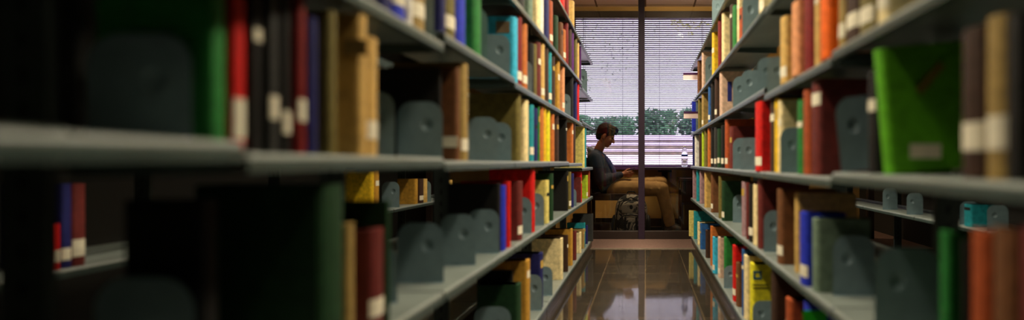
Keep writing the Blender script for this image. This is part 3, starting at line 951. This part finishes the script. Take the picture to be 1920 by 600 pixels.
# trunk and limbs under the clothes
tube(bm, [hip, belly, chest], [0.085, 0.088, 0.092], 18)
ell(bm, chest + Vector((0.01, 0, 0.0)), (0.095, 0.155, 0.13)); ell(bm, hip, (0.09, 0.145, 0.085))
tube(bm, [neckb + Vector((0.0, 0, -0.02)), neckb.lerp(headc, 0.55)], [0.056, 0.05], 16)
for sy in (-1, 1):
    sh, el, wr = arm(sy, bm, skin=True)
    tube(bm, [chest + Vector((-0.01, 0, 0.05)), sh], [0.06, 0.05], 12)
    # hand: palm, five fingers curled round the phone
    ph = PV(1180, 318, 0.0)
    kn = wr + Vector((0.085, -sy * 0.018, 0.012))
    palm = wr.lerp(kn, 0.5)
    ell(bm, palm, (0.048, 0.016, 0.036), R2(0.15, 'Y'))
    tube(bm, [wr, palm], [0.025, 0.022], 10)
    for q in range(4):
        b0 = wr + Vector((0.08 - 0.004 * abs(q - 1), -sy * 0.012, 0.032 - 0.02 * q)); ln = (0.030, 0.034, 0.031, 0.024)[q]
        k1 = b0 + Vector((ln, -sy * 0.006, 0.004)); k2 = k1 + Vector((ln * 0.55, -sy * 0.018, 0.004)); k3 = k2 + Vector((ln * 0.1, -sy * 0.018, 0.003))
        tube(bm, [palm.lerp(b0, 0.5), b0, k1, k2, k3], [0.0095, 0.0095, 0.0085, 0.0078, 0.007], 8)
    t0 = wr + Vector((0.03, -sy * 0.008, 0.028)); t1 = t0 + Vector((0.03, -sy * 0.012, 0.026)); t2 = t1 + Vector((0.028, -sy * 0.008, 0.008))
    tube(bm, [palm, t0, t1, t2], [0.013, 0.012, 0.0105, 0.009], 8)
    hp = hip + Vector((0.02, sy * 0.085, 0.0))
    kn_ = PV(1240, 353 if sy < 0 else 343, sy * 0.10); an = PV(1256, 420, sy * 0.10)
    tube(bm, [hp, kn_], [0.075, 0.052], 14); tube(bm, [kn_, kn_.lerp(an, 0.35), an], [0.05, 0.05, 0.035], 14)
    tube(bm, [an, an + Vector((0.08, 0, -0.05))], [0.033, 0.026], 10)
# head, tipped forward
T = R2(math.radians(24), 'Y')     # nose goes down
def hp_(x, y, z): return headc + T @ Vector((x, y, z))
ell(bm, hp_(-0.012, 0, 0.03), (0.098, 0.076, 0.092), T)            # skull
ell(bm, hp_(0.024, 0, -0.035), (0.070, 0.061, 0.085), T)           # face
ell(bm, hp_(0.050, 0, -0.098), (0.032, 0.032, 0.022), T)           # chin
tube(bm, [hp_(-0.02, 0.045, -0.06), hp_(0.045, 0.02, -0.098)], [0.022, 0.018], 10); tube(bm, [hp_(-0.02, -0.045, -0.06), hp_(0.045, -0.02, -0.098)], [0.022, 0.018], 10)
tube(bm, [hp_(0.088, 0, 0.004), hp_(0.106, 0, -0.026), hp_(0.110, 0, -0.036)], [0.009, 0.012, 0.013], 10)   # nose
for sy in (-1, 1):
    ell(bm, hp_(0.100, sy * 0.010, -0.04), (0.010, 0.008, 0.007), T)
    ell(bm, hp_(0.078, sy * 0.030, 0.018), (0.016, 0.026, 0.008), T)          # brow
    ell(bm, hp_(0.066, sy * 0.038, -0.024), (0.018, 0.02, 0.014), T)          # cheek
    ell(bm, hp_(-0.012, sy * 0.078, -0.012), (0.018, 0.010, 0.032), T)        # ear
    ell(bm, hp_(-0.004, sy * 0.08, -0.036), (0.009, 0.008, 0.010), T)
ell(bm, hp_(0.083, 0, -0.064), (0.012, 0.022, 0.006), T); ell(bm, hp_(0.080, 0, -0.076), (0.012, 0.019, 0.007), T)  # lips
body = fuse('body', bm, M_SKIN, pr, 0.0048, 3, 0.5)
for sy in (-1, 1):
    bm = bmesh.new(); ell(bm, hp_(0.080, sy * 0.031, -0.001), (0.011, 0.012, 0.010), T); link('eye', bm, mat('eye', (30, 24, 22), 0.2), pr, True)
# hair: thick on top, short at the neck
bm = bmesh.new()
ell(bm, hp_(-0.020, 0, 0.046), (0.108, 0.084, 0.094), T)
ell(bm, hp_(-0.070, 0, -0.005), (0.048, 0.066, 0.075), T)
ell(bm, hp_(0.045, 0, 0.098), (0.066, 0.068, 0.042), T)
rr = random.Random(3)
for k in range(60):
    a = rr.uniform(-1.25, 1.25); u = rr.uniform(-0.08, 0.075)
    p = hp_(u, math.sin(a) * 0.074, 0.066 + math.cos(a) * 0.055 - abs(u) * 0.35)
    q = p + T @ Vector((rr.uniform(0.01, 0.03), math.sin(a) * 0.014, rr.uniform(0.004, 0.02)))
    tube(bm, [p, q], [0.013, 0.006], 7)
for k in range(9):
    y = -0.06 + 0.015 * k; p = hp_(0.075, y, 0.085); tube(bm, [p, hp_(0.103, y * 0.95, 0.072 + rr.uniform(-0.02, 0.01))], [0.015, 0.006], 7)
for sy in (-1, 1): tube(bm, [hp_(0.012, sy * 0.076, 0.04), hp_(0.014, sy * 0.074, -0.012)], [0.012, 0.007], 8)
fuse('hair', bm, M_HAIR, pr, 0.006, 2, 0.4)
# sweater
bm = bmesh.new()
tube(bm, [hip + Vector((-0.01, 0, 0.0)), belly, chest, neckb + Vector((0, 0, -0.03))], [0.118, 0.122, 0.118, 0.075], 22)
for s_ in (-1, 1):
    tube(bm, [hip + Vector((-0.015, s_ * 0.07, 0.01)), belly + Vector((0, s_ * 0.075, 0)), chest + Vector((0, s_ * 0.085, 0.0))], [0.098, 0.105, 0.105], 18)
    sh, el, wr = arm(s_, bm); tube(bm, [neckb + Vector((-0.005, 0, -0.03)), sh], [0.075, 0.072], 14)
tube(bm, [PV(1108, 300), PV(1107, 322), PV(1118, 348)], [0.055, 0.06, 0.07], 14)
fuse('sweater', bm, M_SWEAT, pr, 0.009, 5, 0.6)
# light hood collar and jacket front
bm = bmesh.new()
nb = neckb + Vector((0.0, 0, 0.0)); pts = []
for k in range(17):
    a = 2 * PI * k / 16; pts.append(nb + Vector((0.078 * math.cos(a) - 0.005, 0.082 * math.sin(a), -0.02 - 0.05 * math.cos(a))))
tube(bm, pts, [0.026 + 0.008 * (1 - math.cos(2 * PI * k / 16)) / 2 for k in range(17)], 12)
ell(bm, nb + Vector((-0.065, 0, -0.04)), (0.045, 0.10, 0.055))
fuse('hood', bm, M_COLLAR, pr, 0.007, 4, 0.5)
bm = bmesh.new()
for s_ in (-1, 1): tube(bm, [PV(1131, 290, s_ * 0.03), PV(1139, 302, s_ * 0.05), PV(1148, 318, s_ * 0.05), PV(1153, 330, s_ * 0.04)], [0.02, 0.034, 0.038, 0.03], 12)
fuse('jacket_front', bm, mat('blue_jacket', (56, 72, 130), 0.7), pr, 0.008, 4)
# trousers
bm = bmesh.new(); ell(bm, hip + Vector((0, 0, -0.005)), (0.115, 0.165, 0.095))
for sy in (-1, 1):
    hp = hip + Vector((0.02, sy * 0.085, 0.0)); kn_ = PV(1240, 353 if sy < 0 else 343, sy * 0.10); an = PV(1255, 416, sy * 0.10)
    tube(bm, [hp, hp.lerp(kn_, 0.5), kn_], [0.098, 0.092, 0.078], 20); tube(bm, [kn_, kn_.lerp(an, 0.5), an], [0.076, 0.07, 0.062], 18)
    for k in range(5):
        q = hp.lerp(kn_, 0.25 + 0.16 * k); tube(bm, [q + Vector((0, 0, 0.088)), q + Vector((0.03, -0.09, 0.0))], [0.010, 0.008], 6)
fuse('trousers', bm, M_PANTS, pr, 0.010, 4, 0.5)
for sy in (-1, 1):
    an = PV(1256, 420, sy * 0.10); bm = bmesh.new()
    ell(bm, Vector((an.x - 0.01, an.y, 0.045)), (0.055, 0.042, 0.045)); ell(bm, Vector((an.x + 0.09, an.y, 0.034)), (0.095, 0.045, 0.034)); ell(bm, Vector((an.x + 0.03, an.y, 0.055)), (0.06, 0.04, 0.045))
    tube(bm, [(an.x, an.y, 0.105), (an.x + 0.02, an.y, 0.07), (an.x + 0.10, an.y, 0.045)], [0.050, 0.052, 0.044], 14)
    for v in bm.verts: v.co.z = max(v.co.z, 0.008)
    fuse('shoe', bm, M_SHOE, pr, 0.006, 3)
# the little lettering on the hood
fc = bpy.data.curves.new('lettering', 'FONT'); fc.body = 'UH'; fc.size = 0.05; fc.extrude = 0.001; fc.align_x = 'CENTER'
ft = bpy.data.objects.new('lettering_text', fc); lm = bpy.data.meshes.new_from_object(ft); bpy.data.objects.remove(ft)
fo = bpy.data.objects.new('lettering', lm); C.objects.link(fo); fo.parent = pr
fo.location = neckb + Vector((-0.02, -0.125, -0.052)); fo.rotation_euler = (PI / 2 - 0.25, 0.2, 0); lm.materials.clear(); lm.materials.append(M_LABEL)
# phone
pc = PV(1181, 319.5, 0.0)
pho = tag(empty('phone', (pr.location.x + pc.x, YP, pc.z + 0.003)), "dark phone held in the seated person's hands", 'phone')
bm = bmesh.new(); box(bm, -0.068, 0.068, -0.034, 0.034, -0.004, 0.004); bevel_all(bm, 0.003); link('phone_body', bm, mat('phone_shell', (30, 30, 34), 0.3), pho)
bm = bmesh.new(); box(bm, -0.060, 0.060, -0.030, 0.030, 0.0042, 0.0048); link('screen', bm, mat('phone_glass', (90, 96, 110), 0.1), pho)
pho.rotation_euler = (0, math.radians(-24), 0)

# ------------------------------------------------------------------ outside
M_LEAF = mat('leaf_green', (186, 200, 176), 0.6, var=0.5, scale=1.5)
M_LEAF2 = mat('leaf_dark_green', (104, 150, 122), 0.6, var=0.5, scale=2)
M_LEAF3 = mat('leaf_yellow_green', (222, 228, 150), 0.6, var=0.3, scale=1.5)
for _m in (M_LEAF, M_LEAF2, M_LEAF3):      # leaves let light through
    nt_ = _m.node_tree; pb_ = nt_.nodes['Principled BSDF']; tr_ = nt_.nodes.new('ShaderNodeBsdfTranslucent'); ms_ = nt_.nodes.new('ShaderNodeMixShader')
    ms_.inputs['Fac'].default_value = 0.45
    nt_.links.new(pb_.inputs['Base Color'].links[0].from_socket, tr_.inputs['Color'])
    nt_.links.new(pb_.outputs[0], ms_.inputs[1]); nt_.links.new(tr_.outputs[0], ms_.inputs[2])
    nt_.links.new(ms_.outputs[0], nt_.nodes['Material Output'].inputs['Surface'])
def leaves(name, par, m, c, r, n, size, seed, shell=0.4):
    g = random.Random(seed); bm = bmesh.new()
    for _ in range(n):
        while True:
            p = Vector((g.uniform(-1, 1), g.uniform(-1, 1), g.uniform(-1, 1)))
            if shell < p.length < 1 or (shell == 0.0 and abs(p.x) ** 5 + abs(p.y) ** 4 + abs(p.z) ** 4 < g.uniform(0.6, 1.0)): break
        p = Vector((c[0] + p.x * r[0], c[1] + p.y * r[1], c[2] + p.z * r[2]))
        if p.z < 0.02: continue
        a = Vector((g.gauss(0, 1), g.gauss(0, 1), g.gauss(0, 1))).normalized(); b = a.orthogonal().normalized(); s = size * g.uniform(0.6, 1.3)
        q = [p + a * s, p + b * s * 0.45, p - a * s, p - b * s * 0.45]
        bm.faces.new([bm.verts.new(v) for v in q])
    return link(name, bm, m, par)
M_BARK = mat('bark', (90, 72, 60), 0.9, var=0.3, scale=12, bump=0.5)
def tree(x, y, h, cr, label, seed, n, m, size, low=0.35):
    e = tag(empty('tree', (x, y, 0)), label, 'tree', 'trees outside the window'); g = random.Random(seed)
    bm = bmesh.new(); tube(bm, [(0, 0, 0), (0.05, 0.02, h * 0.3), (-0.04, 0, h * 0.6), (0, 0, h * 0.85)], [0.16, 0.13, 0.09, 0.04], 12); link('trunk', bm, M_BARK, e, True)
    for k in range(2):
        a = 1.2 + 0.5 * k; bm = bmesh.new()
        tube(bm, [(0, 0, h * (0.35 + 0.08 * k)), (math.cos(a) * cr[0] * 0.4, math.sin(a) * cr[1] * 0.4, h * (0.5 + 0.08 * k)), (math.cos(a) * cr[0] * 0.8, math.sin(a) * cr[1] * 0.7, h * (0.6 + 0.09 * k))], [0.03, 0.02, 0.008], 8); link('branch', bm, M_BARK, e, True)
    leaves('crown', e, m, (0, 0, h * (0.5 + low / 2)), cr, n, size, seed + 50, 0.2)
tree(2.2, 16.0, 6.0, (2.3, 1.6, 1.7), 'yellow-green leafy tree outside, upper right behind the right blind', 11, 2000, M_LEAF3, 0.075, 0.95)
tree(-3.6, 19.0, 6.5, (4.2, 1.8, 2.6), 'pale green leafy tree outside, behind the left blind', 12, 1100, M_LEAF, 0.06, 0.62)
hx = [(-1.9, 0.5), (-0.8, 0.45), (0.3, 0.62), (1.4, 0.66), (2.5, 0.6)]
HL = ['dark green bush outside, far left behind the blind', 'low dark green bush outside, behind the seated person', 'dark green bush outside, just right of the mullion', 'large dark green bush outside, above the water bottle', 'dark green bush outside, beside the right stacks']
for k, (x, hh) in enumerate(hx):
    e = tag(empty('bush', (x, 15.2, 1.46)), HL[k], 'bush', 'bushes on the bank outside')
    leaves('foliage', e, M_LEAF2, (0, 0, hh * 0.55), (0.56, 0.5, hh * 0.62), 1500, 0.06, 70 + k, 0.0)
    bm = bmesh.new(); tube(bm, [(0, 0, 0), (0.03, 0, hh * 0.5)], [0.04, 0.02], 8); link('stem', bm, M_BARK, e)
M_CONC = mat('pale_concrete', (212, 200, 226), 0.8, var=0.08, scale=2)
bm = bmesh.new(); box(bm, -9, 9, 14.5, 22, -0.3, 1.455); struct(link('terrain_bank', bm, mat('brown_bank_soil', (110, 96, 70), 0.9, var=0.4, scale=6)))
bm = bmesh.new()      # paving that rises gently away from the building
q = [bm.verts.new(p) for p in ((-9, YW + 0.17, 0.66), (9, YW + 0.17, 0.66), (9, 14.2, 0.985), (-9, 14.2, 0.985))]; bm.faces.new(q)
q2 = bmesh.ops.extrude_face_region(bm, geom=bm.faces[:]); bmesh.ops.translate(bm, verts=[v for v in q2['geom'] if isinstance(v, bmesh.types.BMVert)], vec=(0, 0, -0.3)); bmesh.ops.recalc_face_normals(bm, faces=bm.faces[:])
struct(link('ground', bm, mat('pale_paving', (232, 218, 226), 0.85, var=0.25, scale=2.5)))
bm = bmesh.new(); box(bm, -9, 9, 14.2, 14.5, -0.1, 1.33); struct(link('trim_5', bm, mat('grey_garden_wall', (128, 116, 108), 0.9, var=0.3, scale=8)))
bm = bmesh.new(); box(bm, -9, 9, 14.12, 14.55, 1.34, 1.455); bevel_all(bm, 0.01); struct(link('trim_6', bm, M_CONC))
# a long pale bench rail in front of the wall
be = tag(empty('garden_railing', (0, 12.6, 0.90)), 'pale horizontal railing outside, behind the water bottle', 'railing')
for zz, hh in ((0.27, 0.07), (0.14, 0.05)):
    bm = bmesh.new(); box(bm, -6, 6, -0.03, 0.03, zz, zz + hh); bevel_all(bm, 0.006); link('rail', bm, M_CONC, be)
for xx in (-5, -3, -1.2, 2.9, 5):
    bm = bmesh.new(); box(bm, xx - 0.03, xx + 0.03, 0.03, 0.08, 0, 0.33); link('post', bm, M_CONC, be)

# ------------------------------------------------------------------ light
w = bpy.data.worlds.new('sky'); bpy.context.scene.world = w; w.use_nodes = True
bg = w.node_tree.nodes['Background']; bg.inputs['Color'].default_value = (0.87, 0.82, 1.0, 1); bg.inputs['Strength'].default_value = 2.5
def sun(rot, e, col):
    l = bpy.data.lights.new('sun', 'SUN'); l.energy = e; l.color = col; l.angle = 0.02
    o = bpy.data.objects.new('sun', l); C.objects.link(o); o.rotation_euler = rot
sun((math.radians(38), 0, math.radians(25)), 4.5, (1, 0.95, 0.85))
def area(name, loc, sx, sy, e, col, rot=(0, 0, 0)):
    l = bpy.data.lights.new(name, 'AREA'); l.shape = 'RECTANGLE'; l.size = sx; l.size_y = sy; l.energy = e; l.color = col; l.spread = math.radians(128)
    o = bpy.data.objects.new(name, l); C.objects.link(o); o.location = loc; o.rotation_euler = rot
WARM = (1.0, 0.88, 0.66)
for sx in (-1, 1):
    for yy, en in ((4.7, 40), (2.7, 38), (1.3, 21)):
        area('aisle_lamp', (sx * 0.62, yy, CEIL - 0.03), 0.2, 1.5, en, WARM, (0, sx * 0.3, 0))
area('side_aisle_lamp', (-1.35, 3.9, CEIL - 0.03), 0.25, 1.2, 12, WARM)
area('side_aisle_lamp', (1.35, 3.6, CEIL - 0.03), 0.25, 1.2, 9, WARM)
pl = bpy.data.lights.new('ceiling_fill', 'POINT'); pl.energy = 14; pl.color = (1, 0.82, 0.55); pl.shadow_soft_size = 0.05  # unseen fill light added above the view to brighten the study ceiling
po = bpy.data.objects.new('ceiling_fill', pl); C.objects.link(po); po.location = (0.5, 6.45, 2.645)
area('study_lamp', (0.1, 6.75, CEIL - 0.03), 1.2, 0.3, 22, (1.0, 0.8, 0.5))

# ------------------------------------------------------------------ camera
cd = bpy.data.cameras.new('camera'); cam = bpy.data.objects.new('camera', cd); C.objects.link(cam)
cam.location = (0, 0, EYE); cam.rotation_euler = (PI / 2, 0, 0)
cd.sensor_width = 36; cd.sensor_fit = 'HORIZONTAL'; cd.lens = 36 * F / 1920
cd.shift_x = -(VX - 960) / 1920; cd.shift_y = (VY - 300) / 1920
cd.clip_start = 0.02
cd.dof.use_dof = True; cd.dof.focus_distance = 6.7; cd.dof.aperture_fstop = (cd.lens / 1000) / 0.020
bpy.context.scene.camera = cam
vs = bpy.context.scene.view_settings
vs.view_transform = 'Standard'; vs.look = 'None'; vs.exposure = 0.0; vs.gamma = 1.0; vs.use_curve_mapping = False
